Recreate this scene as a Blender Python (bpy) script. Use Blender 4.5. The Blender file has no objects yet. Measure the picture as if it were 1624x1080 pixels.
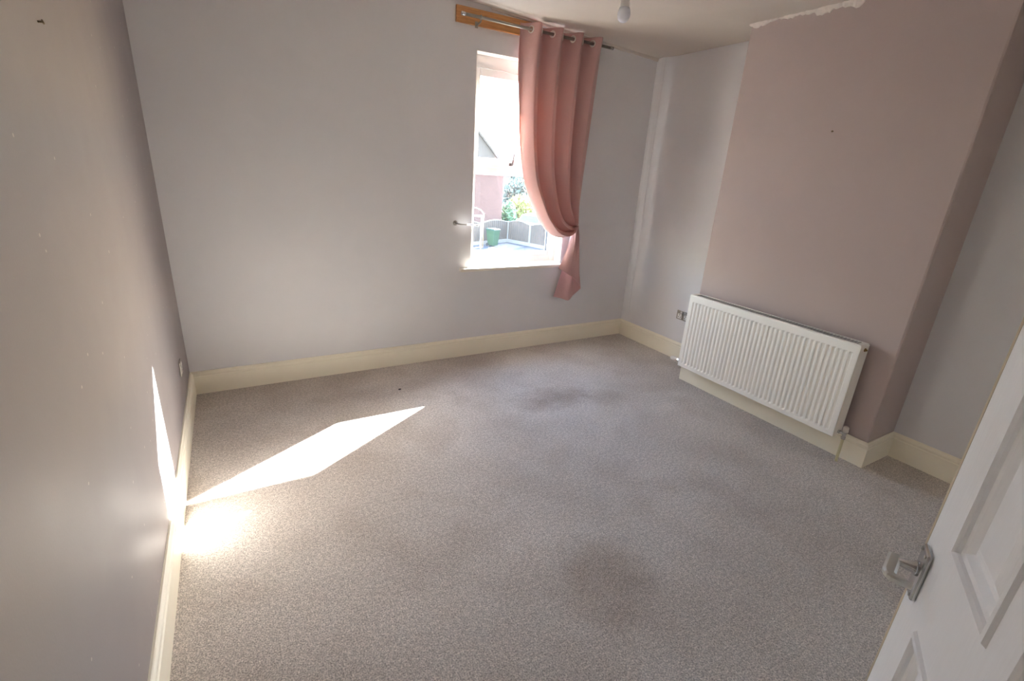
import bpy, bmesh, math, random
from mathutils import Vector, Matrix
random.seed(7)
S = bpy.context.scene
COL = S.collection

# ------------------------------------------------------------------ camera
CAM = Vector((.3547, -3.6641, 1.5922)); YAW, PITCH, ROLL, FPX = .5401, -.3407, .0636, 757.3
cam = bpy.data.cameras.new('camera'); cam.sensor_width = 36; cam.lens = FPX / 1624 * 36
cam.clip_start = .02; cam.clip_end = 500
co = bpy.data.objects.new('camera', cam); COL.objects.link(co); S.camera = co
fw = Vector((math.sin(YAW) * math.cos(PITCH), math.cos(YAW) * math.cos(PITCH), math.sin(PITCH)))
rt = fw.cross(Vector((0, 0, 1))).normalized(); up = rt.cross(fw)
r2 = rt * math.cos(ROLL) + up * math.sin(ROLL); u2 = -rt * math.sin(ROLL) + up * math.cos(ROLL)
co.matrix_world = Matrix(((r2.x, u2.x, -fw.x, CAM.x), (r2.y, u2.y, -fw.y, CAM.y), (r2.z, u2.z, -fw.z, CAM.z), (0, 0, 0, 1)))

# ------------------------------------------------------------------ sky, sun, exposure
SUN_TO = Vector((1, .622, .56 * math.hypot(1, .622))).normalized()
w = bpy.data.worlds.new('sky'); S.world = w; w.use_nodes = True
nt = w.node_tree; nt.nodes.clear()
sky = nt.nodes.new('ShaderNodeTexSky'); sky.sky_type = 'NISHITA'; sky.sun_disc = False
sky.sun_elevation = math.asin(SUN_TO.z); sky.sun_rotation = math.atan2(SUN_TO.x, SUN_TO.y)
sky.dust_density = 1.0; sky.air_density = 1.0; sky.ozone_density = 1.0
bg = nt.nodes.new("ShaderNodeBackground"); bg.inputs[1].default_value = .37
ow = nt.nodes.new('ShaderNodeOutputWorld')
nt.links.new(sky.outputs[0], bg.inputs[0]); nt.links.new(bg.outputs[0], ow.inputs[0])
sl = bpy.data.lights.new('sun', 'SUN'); sl.energy = 9; sl.angle = math.radians(.55); sl.color = (1, .995, .985)
so = bpy.data.objects.new('sun', sl); COL.objects.link(so)
so.rotation_euler = SUN_TO.to_track_quat('Z', 'Y').to_euler(); so.location = (9, 6, 8)
pl = bpy.data.lights.new('window_portal', 'AREA'); pl.shape = 'RECTANGLE'; pl.size = .94; pl.size_y = 1.62
pl.cycles.is_portal = True
po = bpy.data.objects.new('window_portal', pl); COL.objects.link(po)
po.location = (2.56, .195, 1.61); po.rotation_euler = (math.radians(-90), 0, 0)
S.view_settings.view_transform = 'Standard'; S.view_settings.look = 'None'
S.view_settings.gamma = 1; S.view_settings.use_curve_mapping = False
S.view_settings.exposure = 3.78
S.cycles.max_bounces = 16; S.cycles.diffuse_bounces = 14; S.cycles.transparent_max_bounces = 12
S.cycles.sample_clamp_indirect = 12

# ------------------------------------------------------------------ helpers
def lin(c):
    return tuple((x / 255 / 12.92 if x / 255 <= .04045 else ((x / 255 + .055) / 1.055) ** 2.4) for x in c)

class N:
    """small node-tree builder"""
    def __init__(s, name):
        s.m = bpy.data.materials.new(name); s.m.use_nodes = True; s.t = s.m.node_tree; s.t.nodes.clear()
        s.out = s.t.nodes.new('ShaderNodeOutputMaterial')
    def n(s, t, **kw):
        x = s.t.nodes.new(t)
        for k, v in kw.items(): setattr(x, k, v)
        return x
    def l(s, a, b): s.t.links.new(a, b)
    def val(s, sock, v):
        if isinstance(v, bpy.types.NodeSocket): s.l(v, sock)
        else: sock.default_value = v
    def pos(s): return s.n('ShaderNodeNewGeometry').outputs['Position']
    def noise(s, vec, scale, detail=3, rough=.5, dist=0):
        x = s.n('ShaderNodeTexNoise'); s.l(vec, x.inputs['Vector']); x.inputs['Scale'].default_value = scale
        x.inputs['Detail'].default_value = detail; x.inputs['Roughness'].default_value = rough; x.inputs['Distortion'].default_value = dist
        return x.outputs['Fac']
    def ramp(s, f, a, b, ca=(0, 0, 0), cb=(1, 1, 1)):
        x = s.n('ShaderNodeValToRGB'); s.l(f, x.inputs[0]); e = x.color_ramp.elements
        e[0].position = a; e[1].position = b; e[0].color = (*ca, 1); e[1].color = (*cb, 1)
        return x.outputs[0]
    def mix(s, f, a, b, mode='MIX'):
        x = s.n('ShaderNodeMix', data_type='RGBA', blend_type=mode); s.val(x.inputs[0], f)
        for i, v in ((6, a), (7, b)):
            if isinstance(v, bpy.types.NodeSocket): s.l(v, x.inputs[i])
            else: x.inputs[i].default_value = (*v[:3], 1)
        return x.outputs[2]
    def math(s, op, a, b=0):
        x = s.n('ShaderNodeMath', operation=op); s.val(x.inputs[0], a); s.val(x.inputs[1], b); return x.outputs[0]
    def bump(s, h, st=.2, d=.01):
        x = s.n('ShaderNodeBump'); s.l(h, x.inputs['Height']); x.inputs['Strength'].default_value = st; x.inputs['Distance'].default_value = d
        return x.outputs[0]
    def bsdf(s, col, rough=.5, metal=0, spec=.5, normal=None):
        b = s.n('ShaderNodeBsdfPrincipled')
        if isinstance(col, bpy.types.NodeSocket): s.l(col, b.inputs['Base Color'])
        else: b.inputs['Base Color'].default_value = (*col[:3], 1)
        s.val(b.inputs['Roughness'], rough); b.inputs['Metallic'].default_value = metal
        b.inputs['Specular IOR Level'].default_value = spec
        if normal is not None: s.l(normal, b.inputs['Normal'])
        s.last = b; s.l(b.outputs[0], s.out.inputs[0]); return b
    def stretch(s, vec, sc):
        x = s.n('ShaderNodeMapping'); s.l(vec, x.inputs[0]); x.inputs['Scale'].default_value = sc; return x.outputs[0]

def simple(name, c, rough=.5, metal=0, var=.06, scale=8, spec=.5, bump=0, bscale=60):
    k = N(name); p = k.pos(); f = k.noise(p, scale, 4)
    c = lin(c); a = tuple(x * (1 - var) for x in c); b = tuple(min(1, x * (1 + var)) for x in c)
    col = k.mix(f, a, b)
    nm = k.bump(k.noise(p, bscale, 3), bump, .004) if bump else None
    k.bsdf(col, rough, metal, spec, nm); return k.m

def wall_mat(name, c, rough=.5, specks=0, spec=.4, stain=None):
    k = N(name); p = k.pos(); c = lin(c)
    f = k.noise(p, 1.3, 4, .55)
    col = k.mix(f, tuple(x * .95 for x in c), tuple(x * 1.05 for x in c))
    patch = k.ramp(k.noise(p, 3.1, 2, .4, .6), .52, .60)
    col = k.mix(k.math('MULTIPLY', patch, .035), col, tuple(min(1, x * 1.5) for x in c))
    if specks:
        v = k.n('ShaderNodeTexVoronoi', voronoi_dimensions='2D'); v.inputs['Scale'].default_value = 8
        sx = k.n('ShaderNodeSeparateXYZ'); k.l(p, sx.inputs[0]); cx = k.n('ShaderNodeCombineXYZ'); k.l(sx.outputs[1], cx.inputs[0]); k.l(sx.outputs[2], cx.inputs[1])
        k.l(cx.outputs[0], v.inputs['Vector'])
        dot = k.math('LESS_THAN', k.math('ADD', v.outputs['Distance'], k.math('MULTIPLY', k.noise(p, 90, 2), .06)), .062)
        sep = k.n('ShaderNodeSeparateColor'); k.l(v.outputs['Color'], sep.inputs[0])
        sel = k.math('GREATER_THAN', sep.outputs[0], 1 - specks)
        m = k.math('MULTIPLY', dot, sel)
        col = k.mix(k.math('MULTIPLY', m, .55), col, lin((215, 205, 195)))
        scr = k.ramp(k.noise(k.stretch(p, (1, 9, 1.2)), 2.6, 3, .7), .69, .72)
        col = k.mix(k.math('MULTIPLY', scr, .14), col, lin((205, 195, 188)))
    h = k.math('ADD', k.math('MULTIPLY', k.noise(p, 2.2, 2), 3.0), k.math('MULTIPLY', k.noise(p, 160, 2), .12))
    r = k.math('ADD', k.math('MULTIPLY', k.noise(p, 4, 3), .14), rough - .07)
    k.bsdf(col, r, 0, spec, k.bump(h, .18, .012)); return k.m

def carpet_mat():
    k = N('carpet_pile'); p = k.pos()
    grain = k.noise(p, 175, 2, .7)
    grain2 = k.noise(p, 62, 2, .7)
    big = k.noise(p, 1.1, 3, .5, .4); mid = k.noise(p, 3.0, 4, .6, .3)
    base = k.mix(k.ramp(big, .36, .64), lin((214, 205, 197)), lin((230, 222, 215)))
    worn = k.ramp(mid, .46, .66)
    base = k.mix(k.math('MULTIPLY', worn, .35), base, lin((192, 179, 168)))
    flat = k.n('ShaderNodeSeparateXYZ'); k.l(p, flat.inputs[0])
    # two soiled, trodden patches
    for cx, cy, rx, ry, a in ((2.3, -1.05, .55, .30, .75), (1.55, -2.55, .42, .38, .7), (2.7, -1.2, .3, .25, .45), (1.2, -.45, .8, .2, .4), (.25, -.75, .3, .5, .25)):
        dx = k.math('DIVIDE', k.math('SUBTRACT', flat.outputs[0], cx), rx); dy = k.math('DIVIDE', k.math('SUBTRACT', flat.outputs[1], cy), ry)
        d = k.math('ADD', k.math('MULTIPLY', dx, dx), k.math('MULTIPLY', dy, dy))
        d = k.math('ADD', d, k.math('MULTIPLY', k.noise(p, 6, 4, .6), 1.1))
        base = k.mix(k.math('MULTIPLY', k.ramp(d, .35, 1.75, (1, 1, 1), (0, 0, 0)), a), base, lin((168, 152, 138)))
    col = k.mix(k.ramp(grain, .3, .7), k.mix(1.0, base, (.50, .50, .50), 'MULTIPLY'), k.mix(1.0, base, (1.42, 1.42, 1.42), 'MULTIPLY'))
    col = k.mix(k.math('MULTIPLY', k.ramp(grain2, .4, .6), .75), col, k.mix(1.0, col, (.72, .72, .72), 'MULTIPLY'))
    h = k.math('ADD', grain, k.math('MULTIPLY', grain2, .8))
    b = k.bsdf(col, .95, 0, .1, k.bump(h, .75, .006))
    return k.m

def fabric_mat():
    k = N('curtain_cloth'); p = k.pos()
    weave = k.noise(k.stretch(p, (1, 1, .25)), 400, 2)
    col = k.mix(weave, lin((200, 160, 156)), lin((216, 176, 172)))
    d = k.n('ShaderNodeBsdfPrincipled'); k.l(col, d.inputs['Base Color']); d.inputs['Roughness'].default_value = .75
    d.inputs['Specular IOR Level'].default_value = .25; d.inputs['Sheen Weight'].default_value = .3
    k.l(k.bump(k.math('ADD', k.noise(p, 9, 3), k.math('MULTIPLY', weave, .05)), .25, .02), d.inputs['Normal'])
    t = k.n('ShaderNodeBsdfTranslucent'); t.inputs[0].default_value = (*lin((240, 186, 168)), 1)
    mx = k.n('ShaderNodeMixShader'); mx.inputs[0].default_value = .11
    k.l(d.outputs[0], mx.inputs[1]); k.l(t.outputs[0], mx.inputs[2]); k.l(mx.outputs[0], k.out.inputs[0]); return k.m

def glass_mat():
    k = N('dusty_glass')
    t = k.n('ShaderNodeBsdfTransparent'); t.inputs[0].default_value = (.97, .98, .975, 1)
    g = k.n('ShaderNodeBsdfGlossy'); g.inputs['Roughness'].default_value = .02
    m1 = k.n('ShaderNodeMixShader'); m1.inputs[0].default_value = .03; k.l(t.outputs[0], m1.inputs[1]); k.l(g.outputs[0], m1.inputs[2])
    d = k.n('ShaderNodeBsdfTranslucent'); d.inputs[0].default_value = (.9, .9, .92, 1)      # film of dirt that glows in the sun
    m2 = k.n('ShaderNodeMixShader')
    k.l(k.math('ADD', k.math('MULTIPLY', k.noise(k.pos(), 5, 4), DIRT), DIRT * .4), m2.inputs[0])
    k.l(m1.outputs[0], m2.inputs[1]); k.l(d.outputs[0], m2.inputs[2]); k.l(m2.outputs[0], k.out.inputs[0]); return k.m
DIRT = .0022

def brick_mat():
    k = N('red_brick'); p = k.pos()
    b = k.n('ShaderNodeTexBrick'); mp = k.n('ShaderNodeMapping'); mp.inputs['Rotation'].default_value = (math.radians(90), 0, 0)
    k.l(p, mp.inputs[0]); k.l(mp.outputs[0], b.inputs['Vector'])
    b.inputs['Color1'].default_value = (*lin((100, 72, 64)), 1); b.inputs['Color2'].default_value = (*lin((82, 58, 52)), 1)
    b.inputs['Mortar'].default_value = (*lin((104, 92, 84)), 1); b.inputs['Scale'].default_value = 4.4; b.inputs['Mortar Size'].default_value = .015
    k.bsdf(k.mix(k.math('MULTIPLY', k.noise(p, 1.5, 3), .5), b.outputs[0], lin((104, 78, 70))), .85, 0, .2); return k.m

def door_mat():
    k = N('white_gloss_door'); p = k.pos()
    g = k.noise(k.stretch(p, (26, 26, 2.2)), 7, 4, .6)
    col = k.mix(g, lin((240, 241, 243)), lin((247, 248, 250)))
    st = k.ramp(k.noise(p, 2.6, 4, .6), .55, .75)
    col = k.mix(k.math('MULTIPLY', st, .35), col, lin((216, 208, 200)))
    k.bsdf(col, .42, 0, .4, k.bump(g, .22, .003)); return k.m

M = {}
M['grey'] = wall_mat('pale_grey_paint', (223, 222, 224), .55)
M['mauve'] = wall_mat('mauve_silk_paint', (158, 151, 150), .5, specks=.22, spec=.1)
M['breast'] = wall_mat('mauve_breast_paint', (186, 170, 166), .6)
M['ceil'] = wall_mat('ceiling_white', (208, 199, 189), .8, spec=.2)
M['white'] = wall_mat('reveal_white', (232, 228, 220), .5)
M['carpet'] = carpet_mat()
M['cream'] = simple('cream_gloss', (246, 240, 222), .45, var=.03, scale=5, bump=.1, bscale=20)
M['upvc'] = simple('white_upvc', (236, 234, 230), .3, var=.02)
M['sill'] = simple('sill_gloss', (235, 228, 214), .35, var=.03)
M['glass'] = glass_mat()
M['gasket'] = simple('dark_gasket', (60, 62, 68), .6)
M['cloth'] = fabric_mat()
M['chrome'] = simple('chrome', (205, 205, 205), .18, 1, var=.03)
M['satin'] = simple('satin_steel', (165, 160, 152), .38, 1, var=.06, scale=30)
M['rod'] = simple('brushed_rod', (150, 142, 132), .4, .9, var=.08, scale=30)
M['eyelet'] = simple('polished_eyelet', (236, 228, 218), .3, .6, var=.02)
k = N('pine_board'); p = k.pos(); f = k.noise(k.stretch(p, (1.2, 1, 22)), 6, 5, .6, .8)
k.bsdf(k.mix(k.ramp(f, .3, .7), lin((176, 116, 62)), lin((214, 158, 98))), .5); M['pine'] = k.m
M['rad'] = simple('radiator_enamel', (250, 247, 239), .32, var=.015)
M['grille'] = simple('grille_grey', (176, 170, 166), .5)
M['brass'] = simple('tarnished_brass', (150, 125, 80), .4, .8)
M['valve'] = simple('valve_plastic', (226, 218, 208), .4, var=.04)
M['pipe'] = simple('painted_pipe', (206, 198, 160), .45, var=.1, scale=40)
M['plug'] = simple('white_plastic', (230, 228, 224), .35, var=.02)
M['dark'] = simple('dark_slot', (35, 33, 32), .6)
M['plaster'] = simple('torn_plaster', (226, 218, 210), .9, var=.1, scale=40, bump=.6, bscale=80)
M['bulb'] = simple('frosted_bulb', (240, 242, 252), .25, var=.01)
M['door'] = door_mat()
M['handle'] = simple('dull_handle_metal', (96, 92, 90), .4, .7)
M['lever'] = simple('satin_lever', (206, 204, 198), .42, .55, var=.03)
M['nail'] = simple('nail_steel', (130, 115, 90), .4, .7)

def new_obj(name, bm, mat, parent=None, smooth=False, kind=None, label=None, cat=None, group=None, bevel=0):
    me = bpy.data.meshes.new(name)
    bmesh.ops.recalc_face_normals(bm, faces=bm.faces)
    if smooth:
        for f in bm.faces: f.smooth = True
    bm.to_mesh(me); bm.free()
    if mat is not None: me.materials.append(mat)
    o = bpy.data.objects.new(name, me); COL.objects.link(o)
    if parent is not None: o.parent = parent; o.matrix_parent_inverse = parent.matrix_world.inverted()
    if bevel:
        b = o.modifiers.new('bevel', 'BEVEL'); b.width = bevel; b.segments = 2; b.limit_method = 'ANGLE'
    tag(o, label, cat, group, kind); return o
def tag(o, label=None, cat=None, group=None, kind=None):
    for kk, v in (('label', label), ('category', cat), ('group', group), ('kind', kind)):
        if v: o[kk] = v
    return o
def thing(name, label, cat, loc=(0, 0, 0), rz=0, group=None, kind=None, par=None):
    o = bpy.data.objects.new(name, None); COL.objects.link(o); o.empty_display_size = .05
    o.location = loc; o.rotation_euler = (0, 0, rz)
    o.matrix_world = Matrix.Translation(loc) @ Matrix.Rotation(rz, 4, 'Z')
    if par is not None: o.parent = par
    return tag(o, label, cat, group, kind)

def bx(bm, x0, x1, y0, y1, z0, z1, mat=None):
    v = [bm.verts.new(Vector((x, y, z))) for x in (x0, x1) for y in (y0, y1) for z in (z0, z1)]
    if mat is not None:
        for q in v: q.co = mat @ q.co
    for a in ((0, 1, 3, 2), (4, 6, 7, 5), (0, 4, 5, 1), (2, 3, 7, 6), (0, 2, 6, 4), (1, 5, 7, 3)):
        bm.faces.new([v[i] for i in a])
    return bm
def BX(*a, mat=None): return bx(bmesh.new(), *a, mat=mat)
def boxes(*bs):
    bm = bmesh.new()
    for b in bs: bx(bm, *b)
    return bm
def tube(bm, pts, r, seg=12, cap=True):
    pts = [Vector(p) for p in pts]; rs = r if isinstance(r, (list, tuple)) else [r] * len(pts)
    rings = []; ref = None
    for i, p in enumerate(pts):
        t = (pts[min(i + 1, len(pts) - 1)] - pts[max(i - 1, 0)]).normalized()
        if ref is None: ref = t.orthogonal().normalized()
        a = (ref - t * ref.dot(t)).normalized(); ref = a; b = t.cross(a)
        rings.append([bm.verts.new(p + (a * math.cos(2 * math.pi * j / seg) + b * math.sin(2 * math.pi * j / seg)) * rs[i]) for j in range(seg)])
    for q, s in zip(rings, rings[1:]):
        for j in range(seg): bm.faces.new((q[j], q[(j + 1) % seg], s[(j + 1) % seg], s[j]))
    if cap: bm.faces.new(rings[0][::-1]); bm.faces.new(rings[-1])
    return bm
def TUBE(*a, **k): return tube(bmesh.new(), *a, **k)
def torus(bm, c, axis, R, r, seg=28, s2=8):
    axis = Vector(axis).normalized(); a = axis.orthogonal().normalized(); b = axis.cross(a); rings = []
    for i in range(seg):
        t = 2 * math.pi * i / seg; d = a * math.cos(t) + b * math.sin(t); o = Vector(c) + d * R
        rings.append([bm.verts.new(o + (d * math.cos(2 * math.pi * j / s2) + axis * math.sin(2 * math.pi * j / s2)) * r) for j in range(s2)])
    for i in range(seg):
        q, s = rings[i], rings[(i + 1) % seg]
        for j in range(s2): bm.faces.new((q[j], q[(j + 1) % s2], s[(j + 1) % s2], s[j]))
    return bm
def prism(bm, poly, f0, f1):
    """extrude a polygon: f0/f1 map a 2D point to 3D"""
    a = [bm.verts.new(Vector(f0(p))) for p in poly]; b = [bm.verts.new(Vector(f1(p))) for p in poly]
    n = len(poly)
    for i in range(n): bm.faces.new((a[i], a[(i + 1) % n], b[(i + 1) % n], b[i]))
    bm.faces.new(a[::-1]); bm.faces.new(b); return bm

# ------------------------------------------------------------------ room shell
W, WC, YL, YR, YN = 3.904, 3.5705, -1.178, -2.582, -3.80
ZT = 2.95
WX0, WX1, WZ0, WZ1 = 2.09, 3.03, .775, 2.42          # window opening
st = dict(kind='structure')
new_obj('floor', BX(-.2, W + .2, YN - .2, .3, -.2, 0), M['carpet'], label='worn grey-beige cut pile carpet', **st)
WT = .20
bm = bmesh.new()                                       # back wall, a ring of four blocks round the opening
bx(bm, -.2, WX0, 0, WT, -.2, ZT); bx(bm, WX1, W + .2, 0, WT, -.2, ZT)
bx(bm, WX0, WX1, 0, WT, -.2, WZ0); bx(bm, WX0, WX1, 0, WT, WZ1, ZT)
wb = new_obj('wall_back', bm, M['grey'], label='pale grey painted wall with the window', **st)
new_obj('wall_left', BX(-.2, 0, YN - .2, 0, -.2, ZT), M['mauve'], label='long mauve wall with scuffs and filler spots', **st)
new_obj('wall_right', BX(W, W + .2, YN - .2, 0, -.2, ZT), M['grey'], label='pale grey wall in the alcoves beside the chimney breast', **st)
# chimney breast, with a softly rounded arris
bmB = bmesh.new(); r = .012
poly = [(W + .05, YL), (WC + r, YL), (WC + .3 * r, YL - .3 * r), (WC, YL - r), (WC, YR + r), (WC + .3 * r, YR + .3 * r), (WC + r, YR), (W + .05, YR)]
prism(bmB, poly, lambda p: (p[0], p[1], -.05), lambda p: (p[0], p[1], ZT))
new_obj('wall_chimney', bmB, M['breast'], label='mauve chimney breast behind the radiator', **st)
bm = bmesh.new()                                       # near wall with the doorway the camera stands in
DX0, DX1, DH = .10, .775, 2.02
bx(bm, -1., DX0, YN - .12, YN, -.2, ZT); bx(bm, DX1, W + .2, YN - .12, YN, -.2, ZT); bx(bm, DX0, DX1, YN - .12, YN, DH, ZT)
new_obj('wall_front', bm, M['white'], label='white wall with the open doorway', **st)
# landing beyond the doorway
bm = bmesh.new(); bx(bm, -.9, 2.0, -5.2, -5.1, -.2, ZT); bx(bm, -1.0, -.9, -5.2, YN - .12, -.2, ZT); bx(bm, 2.0, 2.1, -5.2, YN - .12, -.2, ZT)
new_obj('wall_landing', bm, M['white'], label='white walls of the landing outside the door', **st)
new_obj('floor_landing', BX(-1, 2.1, -5.2, YN - .2, -.2, -.001), M['carpet'], label='landing carpet', **st)
new_obj('ceiling_landing', BX(-1, 2.1, -5.2, YN - .12, 2.5, 2.6), M['ceil'], label='landing ceiling', **st)
# ceiling: uneven old plaster
def zc(x, y):
    return 2.615 + .19 * (1 - x / 3.9) * max(0, 1 + y / 1.6) + .006 * math.sin(x * 2.3 + 1) * math.sin(y * 2.1) + (.012 * math.exp(-((y + .1) / .12) ** 2) if x > 2 else 0)
bm = bmesh.new(); nx, ny = 40, 60; grid = []
for i in range(nx + 1):
    grid.append([bm.verts.new((-.05 + (W + .1) * i / nx, .05 + (YN - .1) * j / ny, zc(W * i / nx, YN * j / ny))) for j in range(ny + 1)])
for i in range(nx):
    for j in range(ny): bm.faces.new((grid[i][j], grid[i + 1][j], grid[i + 1][j + 1], grid[i][j + 1]))
top = bmesh.ops.extrude_face_region(bm, geom=bm.faces[:])
for g in top['geom']:
    if isinstance(g, bmesh.types.BMVert): g.co.z = 2.93
new_obj('ceiling', bm, M['ceil'], smooth=False, label='uneven off-white plaster ceiling', **st)
for f in bpy.data.objects['ceiling'].data.polygons:
    f.use_smooth = f.normal.z < -.9
# filler bead in the back right corner and along the ceiling line of the back wall
bm = bmesh.new()
poly = [(0, -.02), (-.004, -.035), (-.007, -.065), (-.004, -.098), (0, -.115)]
prism(bm, [(W + .01, -.02)] + [(W + p[0], p[1]) for p in poly[1:4]] + [(W + .01, -.115)], lambda p: (*p, .16), lambda p: (*p, 2.66))
new_obj('trim_1', bm, M['grey'], smooth=False, label='rounded filler strip up the back right corner', bevel=.004, **st)
bm = bmesh.new(); n = 40
rows = []
for i in range(n + 1):
    x = 2.2 + (W - 2.2) * i / n; z = zc(x, 0) + .01; hh = .028 + .006 * random.random()
    rows.append([bm.verts.new(q) for q in ((x, .01, z), (x, -.014, z), (x, -.010, z - hh * .7), (x, .01, z - hh))])
for a, b in zip(rows, rows[1:]):
    for j in range(4): bm.faces.new((a[j], a[(j + 1) % 4], b[(j + 1) % 4], b[j]))
bm.faces.new(rows[0]); bm.faces.new(rows[-1][::-1])
new_obj('trim_2', bm, M['ceil'], label='ceiling paint bead along the top of the back wall', **st)
# torn plaster along the top of the chimney breast
bm = bmesh.new(); rows = []; n = 90
for i in range(n + 1):
    y = YL + .004 - (YL - YR) * i / n; zt = zc(WC, y) + .01
    hh = .022 + .012 * math.sin(i * .37) * math.sin(i * .11 + 1) + random.uniform(-.005, .007) + (.022 if 28 < i < 46 else 0) * random.uniform(.6, 1)
    th = .012 + random.uniform(-.003, .008)
    rows.append([bm.verts.new(q) for q in ((WC + .01, y, zt), (WC - th * 1.8, y, zt), (WC - th, y, zt - hh * .55), (WC - th * .7, y, zt - hh), (WC + .01, y, zt - hh - .002))])
for a, b in zip(rows, rows[1:]):
    for j in range(5): bm.faces.new((a[j], a[(j + 1) % 5], b[(j + 1) % 5], b[j]))
bm.faces.new(rows[0]); bm.faces.new(rows[-1][::-1])
new_obj('trim_3', bm, M['plaster'], label='torn white plaster edge along the top of the chimney breast', **st)

# skirting boards: moulded profile, mitred ends
PROF = [(0, 0), (.020, 0), (.020, .126), (.016, .130), (.016, .136), (.0185, .142), (.0165, .150), (.010, .157), (.007, .163), (0, .163)]
def skirting(name, a, b, nrm, m0, m1, label):
    a, b, nv = Vector((*a, 0)), Vector((*b, 0)), Vector((*nrm, 0)); d = (b - a).normalized()
    bm = prism(bmesh.new(), PROF, lambda p: a + nv * p[0] - d * (m0 * p[0]) + Vector((0, 0, p[1])), lambda p: b + nv * p[0] + d * (m1 * p[0]) + Vector((0, 0, p[1])))
    return new_obj(name, bm, M['cream'], label=label, **st)
skirting('baseboard_left', (0, YN), (0, 0), (1, 0), 0, -1, 'cream moulded skirting along the mauve wall')
skirting('baseboard_back', (0, 0), (W, 0), (0, -1), -1, -1, 'cream moulded skirting under the window wall')
skirting('baseboard_alcove', (W, 0), (W, YL), (-1, 0), -1, 0, 'cream moulded skirting in the alcove beside the window wall')
skirting('baseboard_chimney', (WC, YL), (WC, YR), (-1, 0), 1, 1, 'cream moulded skirting behind and under the radiator')
skirting('baseboard_return', (WC, YR), (W, YR), (0, -1), 1, -1, 'short cream skirting on the side of the chimney breast')
skirting('baseboard_right', (W, YR), (W, YN), (-1, 0), -1, 0, 'cream moulded skirting in the alcove by the door')

# ------------------------------------------------------------------ window
win = thing('window_1', 'white casement window with top opener and deep reveal', None, (2.56, .14, .8), kind='structure')
FY0, FY1 = .11, .18
def fr(x0, x1, z0, z1, wl, wr, wb_, wt, y0, y1):
    return boxes((x0, x0 + wl, y0, y1, z0, z1), (x1 - wr, x1, y0, y1, z0, z1), (x0 + wl, x1 - wr, y0, y1, z0, z0 + wb_), (x0 + wl, x1 - wr, y0, y1, z1 - wt, z1))
new_obj('frame', fr(WX0, WX1, .80, WZ1, .045, .06, .055, .09, FY0, FY1), M['upvc'], win, bevel=.004)
new_obj('transom', BX(WX0 + .045, WX1 - .06, FY0, FY1, 1.563, 1.612), M['upvc'], win, bevel=.004)
tp = new_obj('top_casement', fr(WX0 + .035, WX1 - .05, 1.606, 2.325, .05, .05, .075, .055, FY0 - .012, FY1 - .01), M['upvc'], win, bevel=.005)
new_obj('bottom_casement', fr(WX0 + .035, WX1 - .05, .85, 1.568, .04, .035, .045, .02, FY0 + .004, FY1 - .01), M['upvc'], win, bevel=.004)
for z0, z1, gx in ((1.681, 2.27, .05), (.895, 1.548, .035)):
    new_obj('glass_pane', BX(WX0 + .06, WX1 - .05 - gx, .142, .146, z0 - .004, z1 + .004), M['glass'], win)
new_obj('gasket', boxes((WX1 - .092, WX1 - .083, .132, .15, .895, 1.548)), M['gasket'], win)
# reveal lining (white paint) and inner sill board
new_obj('reveal', boxes((WX1 - .006, WX1 + .001, .001, FY0, .80, WZ1), (WX0 - .001, WX0 + .004, .001, FY0, .80, WZ1), (WX0, WX1, .001, FY0, WZ1 - .005, WZ1 + .001)), M['white'], win)
new_obj('sill', BX(1.985, 3.13, -.052, 0, .770, .797), M['sill'], win, bevel=.006)
new_obj('sill_board', BX(WX0, WX1, 0, FY0 + .02, .775, .797), M['sill'], win)
new_obj('outer_sill', BX(WX0 - .05, WX1 + .05, FY1, .26, .72, .775), M['upvc'], win)
h = new_obj('handle', boxes((2.470, 2.500, FY0 - .022, FY0 - .012, 1.630, 1.652), (2.479, 2.491, FY0 - .040, FY0 - .022, 1.632, 1.648)), M['handle'], tp, bevel=.002)
new_obj('handle_lever', TUBE([(2.485, FY0 - .04, 1.636), (2.488, FY0 - .044, 1.66), (2.502, FY0 - .046, 1.755)], [.008, .008, .006], 10), M['handle'], tp, smooth=True)

# ------------------------------------------------------------------ curtain pole, board, curtain
bd = new_obj('mounting_board', BX(1.915, 2.62, -.022, -.0005, 2.566, 2.668), M['pine'], label='orange pine board screwed to the wall above the window', cat='board', bevel=.002)
PY, PZ = -.095, 2.600
pole = thing('curtain_pole', 'thin steel curtain pole on the pine board above the window', 'curtain pole', (2.6, PY, PZ))
new_obj('rod', TUBE([(1.95, PY, PZ), (3.262, PY, PZ)], .0105, 16), M['rod'], pole, smooth=True)
for x, d in ((1.95, -1), (3.262, 1)):
    new_obj('finial', TUBE([(x, PY, PZ), (x + d * .004, PY, PZ), (x + d * .006, PY, PZ), (x + d * .03, PY, PZ)], [.011, .011, .013, .013], 16), M['chrome'], pole, smooth=True)
for x, by in ((2.07, -.022),):
    b = TUBE([(x, by, PZ - .035), (x, -.05, PZ - .035), (x, PY, PZ - .024), (x, PY, PZ - .006)], .0055, 10)
    torus(b, (x, PY, PZ), (1, 0, 0), .0135, .0035, 20, 6)
    bx(b, x - .011, x + .011, by - .005, by, PZ - .052, PZ - .012)
    new_obj('bracket', b, M['satin'], pole, smooth=False)

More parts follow.
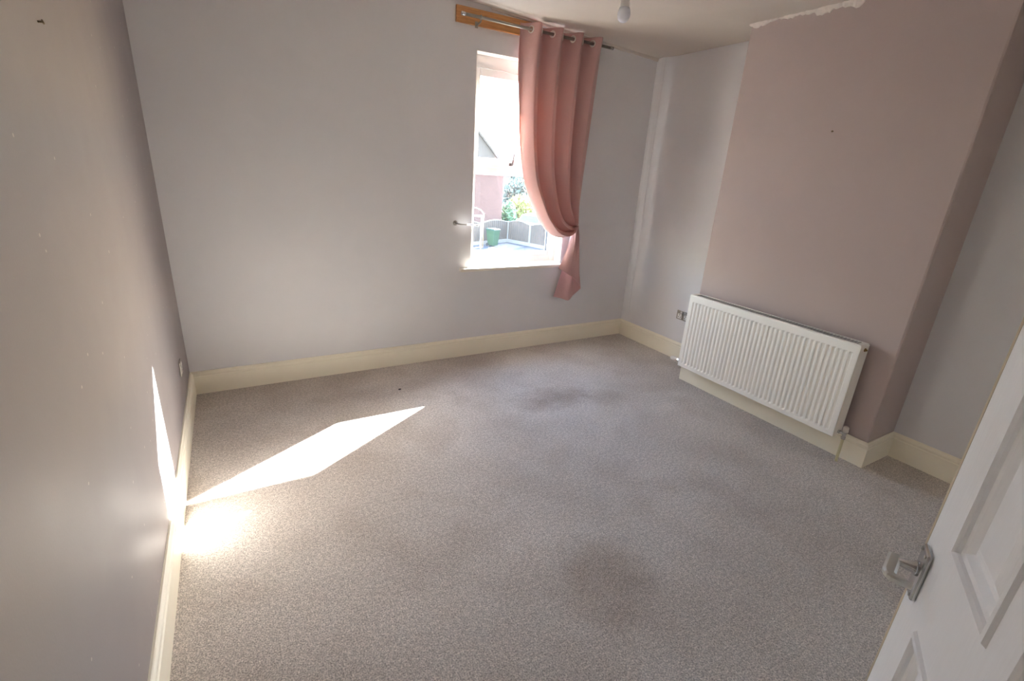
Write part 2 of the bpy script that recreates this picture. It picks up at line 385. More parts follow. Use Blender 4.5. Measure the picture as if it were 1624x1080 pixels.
cur = thing('curtain', 'dusty pink eyelet curtain gathered and tucked beside the window', 'curtain', (2.85, PY, .5))
def poly_at(pts, t):
    """Catmull-Rom through 2D/3D control points by chord length"""
    P = [Vector(p) for p in pts]; d = [0]
    for a, b in zip(P, P[1:]): d.append(d[-1] + (b - a).length)
    s = t * d[-1]; i = 0
    while i < len(P) - 2 and d[i + 1] < s: i += 1
    u = (s - d[i]) / (d[i + 1] - d[i]); p0 = P[max(i - 1, 0)]; p1 = P[i]; p2 = P[i + 1]; p3 = P[min(i + 2, len(P) - 1)]
    return .5 * ((2 * p1) + (p2 - p0) * u + (2 * p0 - 5 * p1 + 4 * p2 - p3) * u * u + (3 * p1 - p0 - 3 * p2 + p3) * u ** 3)
LE = [(2.425, -.09, 2.645), (2.415, -.10, 2.38), (2.425, -.12, 2.10), (2.45, -.13, 1.81), (2.505, -.15, 1.51), (2.615, -.17, 1.26), (2.69, -.18, 1.16), (2.755, -.19, 1.10), (2.83, -.195, 1.070), (2.905, -.19, 1.066), (2.99, -.17, 1.095), (3.06, -.14, 1.14)]
RE = [(3.185, -.09, 2.645), (3.18, -.065, 2.3), (3.17, -.05, 1.95), (3.155, -.045, 1.6), (3.14, -.05, 1.35), (3.125, -.06, 1.18)]
HEM = [(2.90, -.155, .785), (2.98, -.185, .735), (3.07, -.165, .690), (3.15, -.165, .62), (3.205, -.12, .575), (3.245, -.07, .55), (3.17, -.065, .49), (3.10, -.09, .452), (3.03, -.06, .470), (2.945, -.055, .490)]
PER, X1 = .195, 2.492
def th(u): return 2 * math.pi * (2.425 + .76 * u - X1) / PER
def cpoint(u, v):
    if v <= .74:
        t = v / .74
        a = poly_at(LE, t); b = poly_at(RE, t)
        # inner pleats swing less than the leading edge
        ww = u ** (1 + .25 * t)
        p = a.lerp(b, ww)
        s3 = max(0, (t - .45) / .55)
        p.z -= .05 * math.sin(math.pi * u) * math.sin(math.pi * min(1, s3)) * .6
        amp = .058 - .006 * min(1, t * 3) - .008 * t
        amp *= (1 - .3 * s3 ** 2) * (1 - .55 * max(0, (u - .8) / .2) * min(1, t * 4))
        q = th(u) + .35 * math.sin(3 * u + 5 * t) * t
        wv = math.sin(q) + .16 * math.sin(2 * q + 1) * t
        p.y += -amp * wv - .035 * math.exp(-((u - .16) / .12) ** 2) * max(0, math.sin(math.pi * min(1, max(0, (t - .6) / .4)))) 
        p.x += .012 * math.sin(2 * q) * min(1, t * 2)
        return p
    t = (v - .74) / .26
    a = cpoint(u, .74); b = poly_at(HEM, u)
    e = t ** .8
    p = Vector((a.x + (b.x - a.x) * (e * .75 + .25 * t * t), a.y + (b.y - a.y) * min(1, t * 1.6), a.z + (b.z - a.z) * t))
    p.y += .010 * math.sin(14 * u + 2 * t) * math.sin(math.pi * min(1, t * 1.2)) if t < .83 else 0
    return p
bm = bmesh.new(); NU, NV = 150, 170
gv = [[bm.verts.new(cpoint(i / NU, j / NV)) for j in range(NV + 1)] for i in range(NU + 1)]
cross = []
kk = 0
for kx in range(-1, 9):
    u = (X1 + kx * PER / 2 - 2.425) / .76
    if .02 < u < .985: cross.append(u)
zs = [gv[0][j].co.z for j in range(12)]
centres = []
for u in cross:
    i = min(range(NU + 1), key=lambda i: abs(i / NU - u)); j = min(range(14), key=lambda j: abs(gv[i][j].co.z - PZ))
    tang = (gv[min(i + 1, NU)][j].co - gv[max(i - 1, 0)][j].co).normalized()
    centres.append((Vector((cpoint(u, j / NV).x, PY, PZ)), Vector((tang.y, -tang.x, 0)).normalized()))
for i in range(NU):
    for j in range(NV):
        c = (gv[i][j].co + gv[i + 1][j + 1].co) / 2
        if j < 14 and any((c - q[0]).length < .019 for q in centres): continue
        bm.faces.new((gv[i][j], gv[i][j + 1], gv[i + 1][j + 1], gv[i + 1][j]))
bmesh.ops.delete(bm, geom=[v for v in bm.verts if not v.link_faces], context='VERTS')
cl = new_obj('cloth', bm, M['cloth'], cur, smooth=True)
sm = cl.modifiers.new('thick', 'SOLIDIFY'); sm.thickness = .0016; sm.offset = 0
for c, n in centres:
    new_obj('eyelet', torus(bmesh.new(), c, n, .0215, .005), M['eyelet'], cur, smooth=True, label='shiny metal eyelet ring')
# metal holdback left of the window
hb = thing('curtain_holdback', 'slim metal curtain holdback arm on the wall left of the window', 'holdback', (1.93, 0, 1.165))
new_obj('wall_plate', TUBE([(1.945, 0, 1.167), (1.945, -.006, 1.167), (1.945, -.012, 1.167)], [.02, .019, .008], 20), M['satin'], hb, smooth=True)
new_obj('arm', TUBE([(1.945, -.006, 1.167), (1.946, -.05, 1.167), (1.96, -.072, 1.166), (1.99, -.078, 1.165), (2.06, -.08, 1.162), (2.075, -.08, 1.1615)], [.006, .006, .006, .006, .005, .005], 10), M['satin'], hb, smooth=True)
new_obj('hook', TUBE([(2.008, -.079, 1.164), (2.012, -.079, 1.164), (2.02, -.079, 1.164), (2.10, -.081, 1.159), (2.112, -.081, 1.158), (2.118, -.081, 1.158)], [.009, .009, .006, .006, .008, .004], 10), M['chrome'], hb, smooth=True)

# ------------------------------------------------------------------ radiator
RX, RY0, RY1, RZ0 = WC - .134, -1.209, -2.442, .160; RZ1 = RZ0 + .6
RB = WC - .036
rad = thing('radiator', 'white double panel convector radiator on the chimney breast', 'radiator', (RX + .05, (RY0 + RY1) / 2, RZ0))
def rad_panel(x, s):
    bm = bmesh.new(); pitch = (RY0 - RY1 - .05) / 37; cols = []
    ys = [(RY0, 0), (RY0 - .006, 0)]
    for i in range(37):
        y = RY0 - .025 - i * pitch
        for f, d in ((0, 0), (.22, 0), (.36, .75), (.46, 1), (.68, 1), (.78, .75), (.92, 0)): ys.append((y - f * pitch, d))
    ys += [(RY1 + .006, 0), (RY1, 0)]
    zr = [(RZ0, 0, .004), (RZ0 + .004, 0, 0), (RZ0 + .030, 0, 0), (RZ0 + .042, 1, 0), (RZ1 - .058, 1, 0), (RZ1 - .048, 0, 0), (RZ1 - .004, 0, 0), (RZ1, 0, .004)]
    for y, d in ys:
        cols.append([bm.verts.new((x + s * (.0065 * d * zd + e), y, z)) for z, zd, e in zr])
    for a, b in zip(cols, cols[1:]):
        for j in range(len(zr) - 1): bm.faces.new((a[j], a[j + 1], b[j + 1], b[j]))
    # return flange and back
    bx(bm, min(x + s * .007, x + s * .014), max(x + s * .007, x + s * .014), RY1, RY0, RZ0, RZ1)
    return bm
new_obj('front_panel', rad_panel(RX, 1), M['rad'], rad)
new_obj('rear_panel', BX(RB - .012, RB, RY1 + .003, RY0 - .003, RZ0 + .003, RZ1 - .004), M['rad'], rad, bevel=.003)
for y in (RY0, RY1):
    s = 1 if y == RY0 else -1
    new_obj('side_cover', BX(RX + .004, RB + .002, min(y, y + s * .003), max(y, y + s * .003), RZ0 + .006, RZ1 - .004), M['rad'], rad, bevel=.001)
top = boxes((RX + .003, RX + .022, RY1, RY0, RZ1 - .006, RZ1 + .003), (RB - .012, RB + .001, RY1, RY0, RZ1 - .006, RZ1 + .003), (RX + .02, RB - .01, RY0 - .03, RY0, RZ1 - .006, RZ1 + .003), (RX + .02, RB - .01, RY1, RY1 + .03, RZ1 - .006, RZ1 + .003))
new_obj('top_cover', top, M['rad'], rad, bevel=.0015)
gr = bmesh.new()
for i in range(58):
    y = RY1 + .04 + i * (RY0 - RY1 - .08) / 57
    bx(gr, RX + .02, RB - .01, y - .0032, y + .0032, RZ1 - .003, RZ1 + .001)
bx(gr, (RX + RB) / 2 - .003, (RX + RB) / 2 + .003, RY1 + .03, RY0 - .03, RZ1 - .003, RZ1 + .0012)
new_obj('top_grille', gr, M['grille'], rad, kind='stuff')
fins = bmesh.new()
for i in range(37):
    y = RY0 - .045 - i * (RY0 - RY1 - .09) / 36
    bx(fins, RX + .014, RB - .012, y - .0006, y + .0006, RZ0 + .03, RZ1 - .03)
new_obj('convector_fins', fins, M['grille'], rad, kind='stuff')
bl = new_obj('bleed_plug', TUBE([(RX + .055, RY1, RZ1 - .03), (RX + .055, RY1 - .008, RZ1 - .03), (RX + .055, RY1 - .009, RZ1 - .03), (RX + .055, RY1 - .016, RZ1 - .03)], [.011, .011, .006, .006], 8), M['brass'], rad, label='brass bleed plug')
new_obj('blank_plug', TUBE([(RX + .05, RY0, RZ1 - .03), (RX + .05, RY0 + .008, RZ1 - .03)], .011, 8), M['brass'], rad)
vx = RX + .055
v1 = new_obj('thermostatic_valve', TUBE([(vx, RY0 + .048, RZ0 + .022), (vx, RY0 + .052, RZ0 + .022), (vx, RY0 + .085, RZ0 + .020), (vx, RY0 + .115, RZ0 + .018), (vx, RY0 + .122, RZ0 + .018)], [.013, .018, .019, .017, .012], 18), M['valve'], rad, smooth=True, label='white thermostatic valve head')
new_obj('coupling', TUBE([(vx, RY0, RZ0 + .025), (vx, RY0 + .012, RZ0 + .025), (vx, RY0 + .013, RZ0 + .025), (vx, RY0 + .03, RZ0 + .023), (vx, RY0 + .031, RZ0 + .023), (vx, RY0 + .05, RZ0 + .022)], [.009, .009, .013, .013, .016, .016], 12), M['chrome'], v1)
new_obj('supply_pipe', TUBE([(vx, RY0 + .04, RZ0 + .022), (vx + .04, RY0 + .04, RZ0 + .02), (W - .02, RY0 + .04, RZ0 + .018)], .0076, 12), M['pipe'], rad, smooth=True, label='cream painted copper pipe')
vy = RY1 - .04; vz = RZ0 + .028
v2 = new_obj('lockshield_valve', TUBE([(vx, vy, vz + .012), (vx, vy, vz + .016), (vx, vy, vz + .045), (vx, vy, vz + .052)], [.012, .0165, .0155, .009], 18), M['valve'], rad, smooth=True, label='white lockshield valve cap')
b = TUBE([(vx, RY1, vz), (vx, RY1 - .014, vz), (vx, RY1 - .015, vz), (vx, vy + .006, vz)], [.012, .012, .009, .009], 10)
tube(b, [(vx, vy, vz + .014), (vx, vy, vz - .018), (vx, vy, vz - .019), (vx, vy, vz - .034)], [.011, .011, .0125, .0125], 10)
new_obj('valve_body', b, M['chrome'], v2)
new_obj('return_pipe', TUBE([(vx, vy, vz - .03), (vx, vy - .001, .08), (vx - .006, vy - .004, 0)], .0085, 12), M['pipe'], rad, smooth=True, label='cream painted copper pipe')

# ------------------------------------------------------------------ sockets, nails
def socket(name, label, loc, rz, wd):
    """plate in local XZ, facing -Y"""
    t = thing(name, label, 'socket', loc, rz); mw = t.matrix_world
    def P(nm, bm, mt, par=t, **k):
        bmesh.ops.transform(bm, matrix=mw, verts=bm.verts); return new_obj(nm, bm, mt, par, **k)
    pt_ = P('plate', BX(-wd / 2, wd / 2, -.008, 0, -.043, .043), M['satin'], bevel=.003, label='brushed steel plate')
    cs = (-.036, .036) if wd > .1 else (0,)
    for c in cs:
        ins = P('socket_insert', BX(c - .023, c + .023, -.0095, -.007, -.033, .012), M['plug'], bevel=.001)
        for sx, sz, a, bb in ((0, .002, .0035, .006), (-.011, -.018, .006, .0035), (.011, -.018, .006, .0035)):
            P('pin_slot', BX(c + sx - a / 2 - .001, c + sx + a / 2 + .001, -.0101, -.009, sz - bb, sz + bb), M['dark'], ins)
        s2 = c * .55
        P('rocker_switch', BX(s2 - .009, s2 + .009, -.0125, -.007, .018, .036), M['plug'], bevel=.0015)
    for c in (-wd / 2 + .012, wd / 2 - .012):
        b = TUBE([(c, -.008, 0), (c, -.0092, 0)], .003, 10)
        P('screw', b, M['chrome'])
socket('wall_socket', 'brushed steel double socket in the alcove beside the radiator', (W, -.80, .422), -math.pi / 2, .146)
socket('wall_socket', 'small steel socket low on the mauve wall near the corner', (0, -.44, .372), math.pi / 2, .086)
def nail(loc, n, label):
    p = Vector(loc); n = Vector(n)
    new_obj('nail', TUBE([p - n * .01, p + n * .008 + Vector((0, 0, .002)), p + n * .009 + Vector((0, 0, .002)), p + n * .012 + Vector((0, 0, .003))], [.0025, .0025, .006, .005], 10), M['nail'], label=label, cat='nail')
nail((0, -1.865, 1.87), (1, 0, 0), 'bent picture nail high on the mauve wall')
nail((WC, -1.896, 1.929), (-1, 0, 0), 'small picture nail in the chimney breast above the radiator')
for nm, loc, lb in (('carpet_fluff', (1.316, -.474, 0), 'tiny dark fluff on the carpet near the window wall'),):
    b = bmesh.new(); bmesh.ops.create_icosphere(b, subdivisions=2, radius=.008, matrix=Matrix.Translation((loc[0], loc[1], .004)) @ Matrix.Diagonal((1.5, 1, .5, 1)))
    new_obj(nm, b, M['dark'], label=lb, cat='fluff')

# ------------------------------------------------------------------ pendant bulb
BC = Vector((1.985, -1.731, 2.276))
pn = thing('pendant_light', 'unlit frosted bulb in a bare white pendant holder', 'light', (BC.x, BC.y, zc(BC.x, BC.y)))
def lathe(pr, c, seg=24):
    bm = bmesh.new(); rg = [[bm.verts.new((c.x + r_ * math.cos(2 * math.pi * i / seg), c.y + r_ * math.sin(2 * math.pi * i / seg), c.z + z)) for i in range(seg)] for r_, z in pr]
    for a, b in zip(rg, rg[1:]):
        for i in range(seg): bm.faces.new((a[i], a[(i + 1) % seg], b[(i + 1) % seg], b[i]))
    bm.faces.new(rg[0]); bm.faces.new(rg[-1][::-1]); return bm
bu = new_obj('bulb', lathe([(.004, -.032), (.014, -.029), (.023, -.021), (.028, -.008), (.0285, .004), (.026, .016), (.022, .026)], BC), M['bulb'], pn, smooth=True, label='frosted bulb')
new_obj('bulb_collar', lathe([(.0222, .0258), (.0205, .036), (.018, .062), (.0165, .066)], BC), M['plug'], bu, smooth=True)
new_obj('bulb_cap', lathe([(.011, .062), (.011, .085)], BC), M['satin'], bu, smooth=True)
new_obj('lamp_holder', lathe([(.0185, .072), (.019, .074), (.019, .098), (.015, .10), (.014, .13), (.006, .138)], BC), M['plug'], pn, smooth=True)
new_obj('cord', lathe([(.0035, .135), (.0035, zc(BC.x, BC.y) - BC.z - .018)], BC, 10), M['plug'], pn, smooth=True)
new_obj('ceiling_rose', lathe([(.02, -.02), (.036, -.016), (.042, 0), (.042, .004)], Vector((BC.x, BC.y, zc(BC.x, BC.y)))), M['plug'], pn, smooth=True)

# ------------------------------------------------------------------ door
DA = Vector((1.317, -3.466, .008)); DD = Vector((math.cos(-2.651), math.sin(-2.651), 0)); DN = Vector((DD.y, -DD.x, 0))   # DN faces the room side we see
if DN.dot(CAM - DA) < 0: DN = -DN
DW, DHT, DT = .64, 1.98, .036
dm = Matrix(((DD.x, DN.x, 0, DA.x), (DD.y, DN.y, 0, DA.y), (0, 0, 1, DA.z), (0, 0, 0, 1)))     # local x: to hinge, y: out of the face, z: up
door = thing('door_1', 'white four panel door standing open beside the camera', None, tuple(DA + DD * DW), kind='structure')
def DP(nm, bm, mt, par=door, **k):
    bmesh.ops.transform(bm, matrix=dm, verts=bm.verts); return new_obj(nm, bm, mt, par, **k)
S1, PW, MU = .109, .180, .062
PX = ((S1, S1 + PW), (S1 + PW + MU, DW - S1)); PZs = ((.20, .940), (1.092, 1.86))
SK = .006
def ring_panel(x0, x1, z0, z1):
    """moulded panel: proud ogee frame dipping to a recessed groove, then a raised field"""
    bm = bmesh.new(); loops = []
    for off, y in ((0, 0), (.003, .005), (.009, .006), (.0125, .0015), (.0135, -.003), (.020, -.005), (.028, -.0125), (.035, -.0125), (.055, -.003)):
        loops.append([bm.verts.new((x, y, z)) for x, z in ((x0 + off, z0 + off), (x1 - off, z0 + off), (x1 - off, z1 - off), (x0 + off, z1 - off))])
    for a, b in zip(loops, loops[1:]):
        for i in range(4): bm.faces.new((a[i], a[(i + 1) % 4], b[(i + 1) % 4], b[i]))
    bm.faces.new(loops[-1]); return bm
sl_ = boxes((0, S1, -DT, 0, 0, DHT), (DW - S1, DW, -DT, 0, 0, DHT))
for z0, z1 in ((0, .20), (.940, 1.092), (1.86, DHT)): bx(sl_, S1, DW - S1, -DT, 0, z0, z1)
for z0, z1 in PZs: bx(sl_, S1 + PW, S1 + PW + MU, -DT, 0, z0, z1)
for x0, x1 in PX:
    for z0, z1 in PZs: bx(sl_, x0, x1, -DT, -.0145, z0, z1)
DP('door_leaf', sl_, M['door'])
for x0, x1 in PX:
    for z0, z1 in PZs: DP('door_panel', ring_panel(x0, x1, z0, z1), M['door'], smooth=False)
DP('door_edge', boxes((-.0015, .0, -DT, -.001, 0, DHT), (-.0015, .0065, -.001, .0006, 0, DHT)), simple('raw_edge', (196, 180, 156), .6), label='bare wood free edge')
# lever handle: spindle out of the plate, flat blade towards the hinge, end turned back to the door
HX, HZ = .040, .998
hp = DP('door_handle', BX(HX - .019, HX + .019, 0, .009, HZ - .047, HZ + .047), M['chrome'], bevel=.004, label='chrome lever handle on a short backplate')
for sx in (-.012, .012):
    for sz in (-.039, .039):
        DP('screw', TUBE([(HX + sx, .009, HZ + sz), (HX + sx, .0103, HZ + sz)], .0032, 10), M['satin'], hp)
ZL = HZ + .006
DP('spindle', TUBE([(HX, .009, ZL), (HX, .014, ZL), (HX, .016, ZL), (HX, .040, ZL)], [.013, .012, .0095, .0055], 16), M['chrome'], hp, smooth=True)
bm = bmesh.new(); rows = []; LP = [(-.012, .038), (-.004, .040), (.010, .0435), (.024, .047), (.036, .050), (.044, .0505), (.049, .046), (.052, .036), (.0535, .022)]
for i in range(29):
    t = i / 28; c = poly_at([(*q, 0) for q in LP], t); c2 = poly_at([(*q, 0) for q in LP], min(1, t + .02)); c1 = poly_at([(*q, 0) for q in LP], max(0, t - .02))
    d = (c2 - c1).normalized(); n_ = Vector((-d.y, d.x, 0)); w_ = .0095 * (1 - .6 * max(0, (t - .55) / .45)); h_ = .006
    P_ = Vector((HX + c.x, c.y, ZL))
    rows.append([bm.verts.new(P_ + n_ * a_ * w_ + Vector((0, 0, b_ * h_))) for a_, b_ in ((-1, -.5), (-.6, -1), (.6, -1), (1, -.5), (1, .5), (.6, 1), (-.6, 1), (-1, .5))])
for a, b in zip(rows, rows[1:]):
    for j in range(8): bm.faces.new((a[j], a[(j + 1) % 8], b[(j + 1) % 8], b[j]))
bm.faces.new(rows[0]); bm.faces.new(rows[-1][::-1])
DP('lever', bm, M['lever'], hp, bevel=.001)
for z in (.25, 1.0, 1.75):
    DP('hinge', TUBE([(DW + .006, -.004, z - .04), (DW + .006, -.004, z + .04)], .006, 10), M['satin'])
# door lining round the doorway
new_obj('trim_4', boxes((DX0, DX0 + .025, YN - .12, YN, 0, DH), (DX1 - .025, DX1 - .0, YN - .12, YN - .002, 0, DH), (DX0 + .025, DX1 - .025, YN - .12, YN, DH - .025, DH)), M['cream'], label='white door lining', **st)

# ------------------------------------------------------------------ outdoors
G = -2.8
M['ground'] = simple('grey_yard', (62, 65, 72), .9, var=.12, scale=1.2)
M['fence'] = simple('weathered_fence', (80, 70, 62), .9, var=.2, scale=5)
M['conc'] = simple('concrete', (128, 122, 115), .9, var=.08)
M['brick'] = brick_mat()
M['slate'] = simple('grey_tile', (82, 71, 62), .8, var=.12, scale=3)
M['bin'] = simple('green_plastic', (40, 66, 45), .5, var=.1)
M['bindark'] = simple('dark_green_plastic', (36, 64, 54), .5, var=.1)
M['wframe'] = simple('white_paint_metal', (240, 236, 226), .4, var=.03)
M['ply'] = simple('brown_wood', (170, 130, 90), .7, var=.1)
M['car'] = simple('white_car_paint', (236, 238, 242), .2, var=.01)
M['carb'] = simple('blue_car_paint', (88, 96, 130), .2, var=.02)
M['carglass'] = simple('car_glass', (70, 74, 92), .1, var=.02)
M['tyre'] = simple('tyre_rubber', (40, 40, 42), .8)
M['farwall'] = simple('far_render', (150, 132, 130), .9)
M['leafy'] = simple('yellow_green_leaf', (128, 134, 62), .7, var=.35, scale=3)
M['leafd'] = simple('dark_green_leaf', (84, 120, 84), .7, var=.3, scale=3)
M['leaff'] = simple('far_green_leaf', (86, 96, 80), .8, var=.2, scale=2)
new_obj('ground', BX(-60, 160, .5, 190, G - .3, G), M['ground'], label='grey yard and street below the window', **st)

# fence: bowed panels of narrow slats, concrete posts and gravel boards
FP = [(11.6, 22.3), (13.59, 22.95), (15.95, 23.75), (16.50, 21.9), (16.95, 20.1), (17.4, 18.3)]
fe = thing('garden_fence', 'weathered slatted fence with bowed panels and pale concrete posts round the yard', 'fence', (15.2, 23.3, G))
def fence_panel(a, b):
    a, b = Vector((*a, G)), Vector((*b, G)); d = (b - a); L = d.length; d.normalize()
    ang = math.atan2(d.y, d.x); mw = Matrix.Translation(a) @ Matrix.Rotation(ang, 4, 'Z')
    s = bmesh.new(); n = int(L / .09)
    for i in range(n):
        x = .06 + (L - .12) * i / n; f = (i + .5) / n; z1 = 1.27 + .16 * math.sin(math.pi * f)
        bx(s, x, x + (L - .12) / n * .8, -.012 - .012 * (i % 2), .008, .22, z1, mat=mw)
    pn_ = new_obj('slat_panel', s, M['fence'], fe, kind='stuff')
    c = bmesh.new(); m_ = 14; rw = []
    for i in range(m_ + 1):
        f = i / m_; z1 = 1.27 + .16 * math.sin(math.pi * f); x = .05 + (L - .1) * f
        rw.append([c.verts.new(mw @ Vector(q)) for q in ((x, -.03, z1), (x, .03, z1), (x, .03, z1 + .045), (x, -.03, z1 + .045))])
    for p_, q_ in zip(rw, rw[1:]):
        for j in range(4): c.faces.new((p_[j], p_[(j + 1) % 4], q_[(j + 1) % 4], q_[j]))
    c.faces.new(rw[0]); c.faces.new(rw[-1][::-1])
    new_obj('cap_rail', c, M['conc'], pn_)
    new_obj('gravel_board', BX(.05, L - .05, -.03, .03, 0, .22, mat=mw), M['conc'], fe)
for a, b in zip(FP, FP[1:]): fence_panel(a, b)
for x, y in FP[1:5]:
    b = BX(x - .06, x + .06, y - .06, y + .06, G, G + 1.30)
    apex = [b.verts.new((x + sx * .06, y + sy * .06, G + 1.30)) for sx in (-1, 1) for sy in (-1, 1)]
    tp_ = b.verts.new((x, y, G + 1.36))
    for p_, q_ in ((0, 1), (1, 3), (3, 2), (2, 0)): b.faces.new((apex[p_], apex[q_], tp_))
    new_obj('fence_post', b, M['conc'], fe, label='pale concrete post')

# wheelie bin
bn = thing('wheelie_bin', 'green wheelie bin standing in front of the slatted fence', 'bin', (14.1, 22.3, G), math.radians(20))
def BP(nm, bm, mt, par=bn, **k):
    bmesh.ops.transform(bm, matrix=bn.matrix_world, verts=bm.verts); return new_obj(nm, bm, mt, par, **k)
b = bmesh.new(); lo = [b.verts.new(q) for q in ((-.22, -.24, .06), (.22, -.24, .06), (.22, .2, .06), (-.22, .2, .06))]; hi = [b.verts.new(q) for q in ((-.28, -.33, .96), (.28, -.33, .96), (.28, .3, .96), (-.28, .3, .96))]
for i in range(4): b.faces.new((lo[i], lo[(i + 1) % 4], hi[(i + 1) % 4], hi[i]))
b.faces.new(lo[::-1]); b.faces.new(hi); BP('body', b, M['bin'], bevel=.02)
BP('lid', boxes((-.29, .29, -.36, .33, .96, 1.03), (-.26, .26, -.3, .28, 1.03, 1.06)), M['bindark'], bevel=.015)
for s_ in (-1, 1): BP('wheel', TUBE([(s_ * .22, .2, .1), (s_ * .27, .2, .1)], .1, 18), M['tyre'])

# white painted frame with hooped top
wf = thing('garden_arch', 'white tubular garden arch with a hooped top standing in the yard', 'arch', (12.8, 21.75, G))
fx, fy = 12.80, 21.75; du = Vector((.857, -.514, 0))
P0 = Vector((fx, fy, G))
new_obj('front_post', TUBE([P0 + du * .20, P0 + du * .20 + Vector((0, 0, 1.86))], .045, 10), M['wframe'], wf)
new_obj('rear_post', TUBE([P0 + du * .42 + Vector((0, .2, 0)), P0 + du * .36 + Vector((0, .1, 1.0)), P0 + du * .32 + Vector((0, 0, 1.84))], .025, 8), M['ply'], wf, smooth=True)
new_obj('top_bar', TUBE([P0 - du * .5 + Vector((0, 0, 1.84)), P0 + du * .34 + Vector((0, 0, 1.84))], .05, 10), M['wframe'], wf)
new_obj('hoop', TUBE([P0 - du * .5 + Vector((0, .1, 2.32)), P0 - du * .1 + Vector((0, .1, 2.28)), P0 + du * .18 + Vector((0, .1, 2.18)), P0 + du * .36 + Vector((0, .1, 1.98)), P0 + du * .38 + Vector((0, .1, 1.82))], .025, 8), M['wframe'], wf, smooth=True)
new_obj('far_post', TUBE([P0 - du * .5, P0 - du * .5 + Vector((0, 0, 2.32))], .04, 10), M['wframe'], wf)
for i, (x, y, a, c_, l_) in enumerate(((12.55, 20.95, .3, 'conc', 'pale scrap of board lying on the yard'), (13.7, 21.6, 1.1, 'wframe', 'small white scrap on the yard before the bin'), (14.8, 22.0, .6, 'wframe', 'little white stone on the yard beside the fence'))):
    b = BX(-.3 + .1 * i, .3 - .1 * i, -.09, .09, 0, .035, mat=Matrix.Translation((x, y, G)) @ Matrix.Rotation(a - .8, 4, 'Z'))
    new_obj('scrap', b, M[c_], label=l_, cat='debris')

# brick house with a steep gable
HXR, HY = 17.22, 27.0
ho = thing('brick_house', 'red brick house with a steep grey gable beyond the fence', 'house', (14, HY + 3, G))
new_obj('wall', BX(HXR - 9, HXR, HY, HY + 7, G, 1.75), M['brick'], ho)
b = bmesh.new(); rz_, hw_ = 1.75, 4.5; cx_ = HXR - 4.5
prism(b, [(HXR - 9, rz_), (HXR, rz_), (cx_, rz_ + hw_ * .98)], lambda p: (p[0], HY, p[1]), lambda p: (p[0], HY + 7, p[1]))
new_obj('gable', b, M['slate'], ho)
for s_ in (-1, 1):
    b = bmesh.new()
    e0 = (cx_ + s_ * (hw_ + .25), rz_ - .25); e1 = (cx_, rz_ + hw_ * .98 + .05)
    prism(b, [e0, e1, (e1[0], e1[1] + .16), (e0[0] + s_ * .05, e0[1] + .12)], lambda p: (p[0], HY - .15, p[1]), lambda p: (p[0], HY + 7.15, p[1]))
    new_obj('roof_slope', b, M['slate'], ho)
new_obj('chimney_stack', BX(cx_ - .4, cx_ + .4, HY + 3, HY + 3.8, rz_ + 3.8, rz_ + 5.8), M['brick'], ho)

# foliage
def bush(name, label, cat, c, r, n, mat, trunk=0, group=None, leaf=.16):
    t = thing(name, label, cat, (c[0], c[1], G), group=group); bm = bmesh.new(); rnd = random.Random(hash((c[0], c[1])) & 0xffff)
    for i in range(n):
        d = Vector((rnd.gauss(0, 1), rnd.gauss(0, 1), rnd.gauss(0, 1))).normalized() * (rnd.random() ** .4)
        p = Vector((c[0] + d.x * r[0], c[1] + d.y * r[1], c[2] + d.z * r[2]))
        if p.z < G + .05: continue
        a = Vector((rnd.gauss(0, 1), rnd.gauss(0, 1), rnd.gauss(0, 1))).normalized(); b_ = a.orthogonal().normalized(); s_ = leaf * rnd.uniform(.6, 1.3)
        q = [bm.verts.new(p + v * s_) for v in (a, b_ * .5, -a, -b_ * .5)]; bm.faces.new(q)
    new_obj('foliage', bm, mat, t, kind='stuff')
    b = bmesh.new()
    for s_ in range(3):
        o_ = Vector((.2 * math.cos(2.1 * s_), .2 * math.sin(2.1 * s_), 0)) * r[0] * .5
        tube(b, [Vector((c[0], c[1], G)) + o_ * .3, Vector((c[0], c[1], c[2])) + o_ * 2], [.06 + trunk, .02 + trunk * .4], 6)
    new_obj('stems', b, M['ply'], t)
bush('hedge_bush', 'bright yellow-green bush beyond the fence by the white car', 'bush', (20.7, 29.9, -1.5), (1.5, 1.1, 1.45), 2600, M['leafy'])
bush('hedge_bush', 'rounded yellow-green bush farther along behind the white car', 'bush', (23.9, 30.6, -1.55), (1.6, 1.1, 1.35), 2400, M['leafy'])
bush('garden_shrub', 'dark green shrub against the corner of the brick house', 'bush', (18.55, 28.3, -1.7), (.55, .6, 1.2), 1200, M['leafd'])
bush('street_tree', 'hazy green tree across the street', 'tree', (34, 50, .6), (3, 2.4, 3.0), 1800, M['leaff'], .15, leaf=.4)
bush('street_tree', 'hazy broad tree behind the far houses', 'tree', (47, 72, .8), (4.4, 3, 3.0), 1800, M['leaff'], .15, leaf=.4)
bush('street_tree', 'low hazy tree beside the lamp post', 'tree', (27.5, 42, -.8), (1.8, 1.6, 1.8), 1400, M['leaff'], .12, leaf=.3)

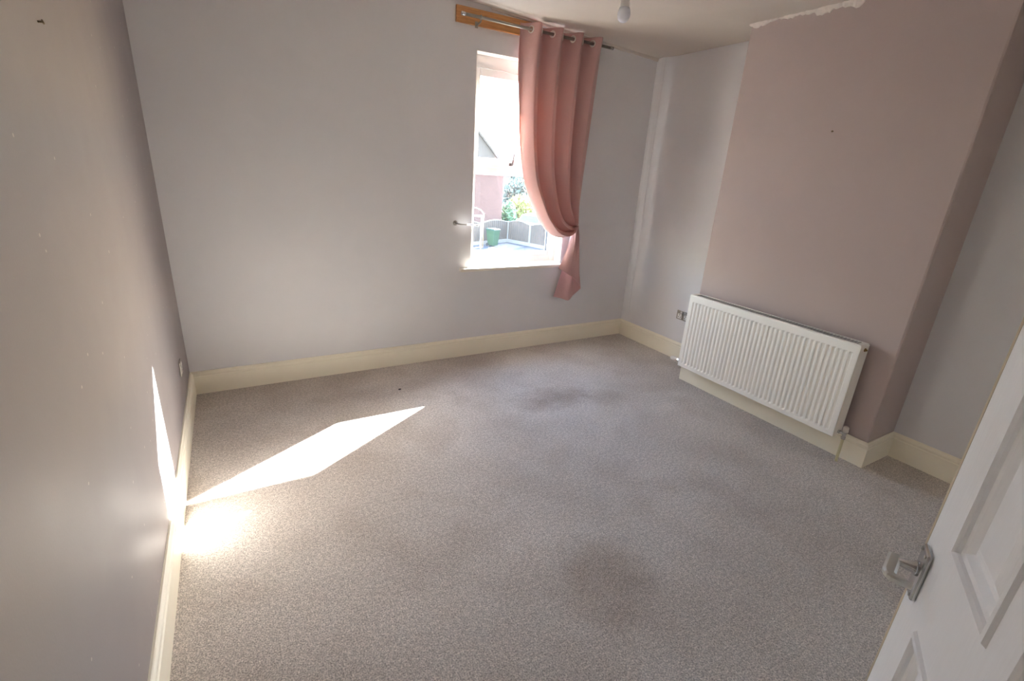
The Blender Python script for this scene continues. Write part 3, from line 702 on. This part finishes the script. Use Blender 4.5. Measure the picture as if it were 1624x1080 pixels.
# cars
def car(label, loc, rz, paint, sc=1.0):
    t = thing('car', label, 'car', loc, rz); mw = t.matrix_world @ Matrix.Scale(sc, 4)
    def P(nm, bm, mt, **k):
        bmesh.ops.transform(bm, matrix=mw, verts=bm.verts); return new_obj(nm, bm, mt, t, **k)
    side = [(-2.1, .3), (2.05, .3), (2.12, .6), (2.0, .85), (1.0, 1.0), (.35, 1.42), (-.9, 1.5), (-1.75, 1.35), (-2.05, .95)]
    P('body', prism(bmesh.new(), side, lambda p: (p[0], -.85, p[1]), lambda p: (p[0], .85, p[1])), paint, bevel=.06)
    P('windscreen', prism(bmesh.new(), [(1.02, 1.04), (.42, 1.42), (.40, 1.39), (.98, 1.02)], lambda p: (p[0] + .03, -.72, p[1]), lambda p: (p[0] + .03, .72, p[1])), M['carglass'])
    for s_ in (-1, 1):
        P('side_window', prism(bmesh.new(), [(.75, 1.02), (.28, 1.36), (-.85, 1.42), (-1.5, 1.3), (-1.6, 1.02)], lambda p: (p[0], s_ * .84, p[1]), lambda p: (p[0], s_ * .865, p[1])), M['carglass'])
        for wx in (-1.3, 1.35): P('wheel', TUBE([(wx, s_ * .7, .32), (wx, s_ * .88, .32)], .32, 20), M['tyre'])
        P('wing_mirror', BX(.72, .85, min(s_ * .86, s_ * 1.03), max(s_ * .86, s_ * 1.03), 1.0, 1.14), paint, bevel=.03)
car('white parked car beyond the fence', (19.7, 26.6, G), math.radians(215), M['car'])
car('blue parked car farther up the street', (31.8, 43.0, G + .0), math.radians(190), M['carb'])

# far houses
def far_house(label, x, y, wd, hgt, rise, mt, rz=-.5):
    t = thing('far_house', label, 'house', (x, y, G), rz); mw = t.matrix_world
    def P(nm, bm, m_, par=t, **k):
        bmesh.ops.transform(bm, matrix=mw, verts=bm.verts); return new_obj(nm, bm, m_, par, **k)
    P('wall', BX(-wd / 2, wd / 2, 0, 7, 0, hgt), mt)
    P('roof', prism(bmesh.new(), [(-.4, hgt - .1), (7.4, hgt - .1), (3.5, hgt + rise)], lambda p: (-wd / 2 - .2, *p), lambda p: (wd / 2 + .2, *p)), M['slate'])
    n = int(wd / 3)
    for i in range(n):
        xc = -wd / 2 + (i + .5) * wd / n
        for zz in (1.0, 3.4):
            wn = P('window', BX(xc - .7, xc + .7, -.06, .01, zz, zz + 1.4), M['wframe'])
            P('pane', BX(xc - .6, xc + .6, -.08, -.05, zz + .1, zz + 1.3), M['carglass'], wn)
    P('chimney', BX(wd / 2 - 1.2, wd / 2 - .4, 3.1, 3.9, hgt + rise - 1, hgt + rise + 1), M['brick'])
far_house('pale pinkish far house with white windows across the street', 38.5, 60, 8, 3.6, 1.4, M['farwall'])
far_house('long far terrace with grey roof behind the trees', 54, 92, 26, 5.4, 2.4, M['farwall'])
lp = thing('lamp_post', 'slim pale street lamp post beyond the bushes', 'lamp post', (24.2, 40.6, G))
new_obj('post', TUBE([(24.2, 40.6, G), (24.2, 40.6, 2.6)], [.09, .05], 10), M['conc'], lp)
new_obj('lamp_head', BX(24.0, 24.9, 40.5, 40.7, 2.6, 2.72), M['conc'], lp, bevel=.03)
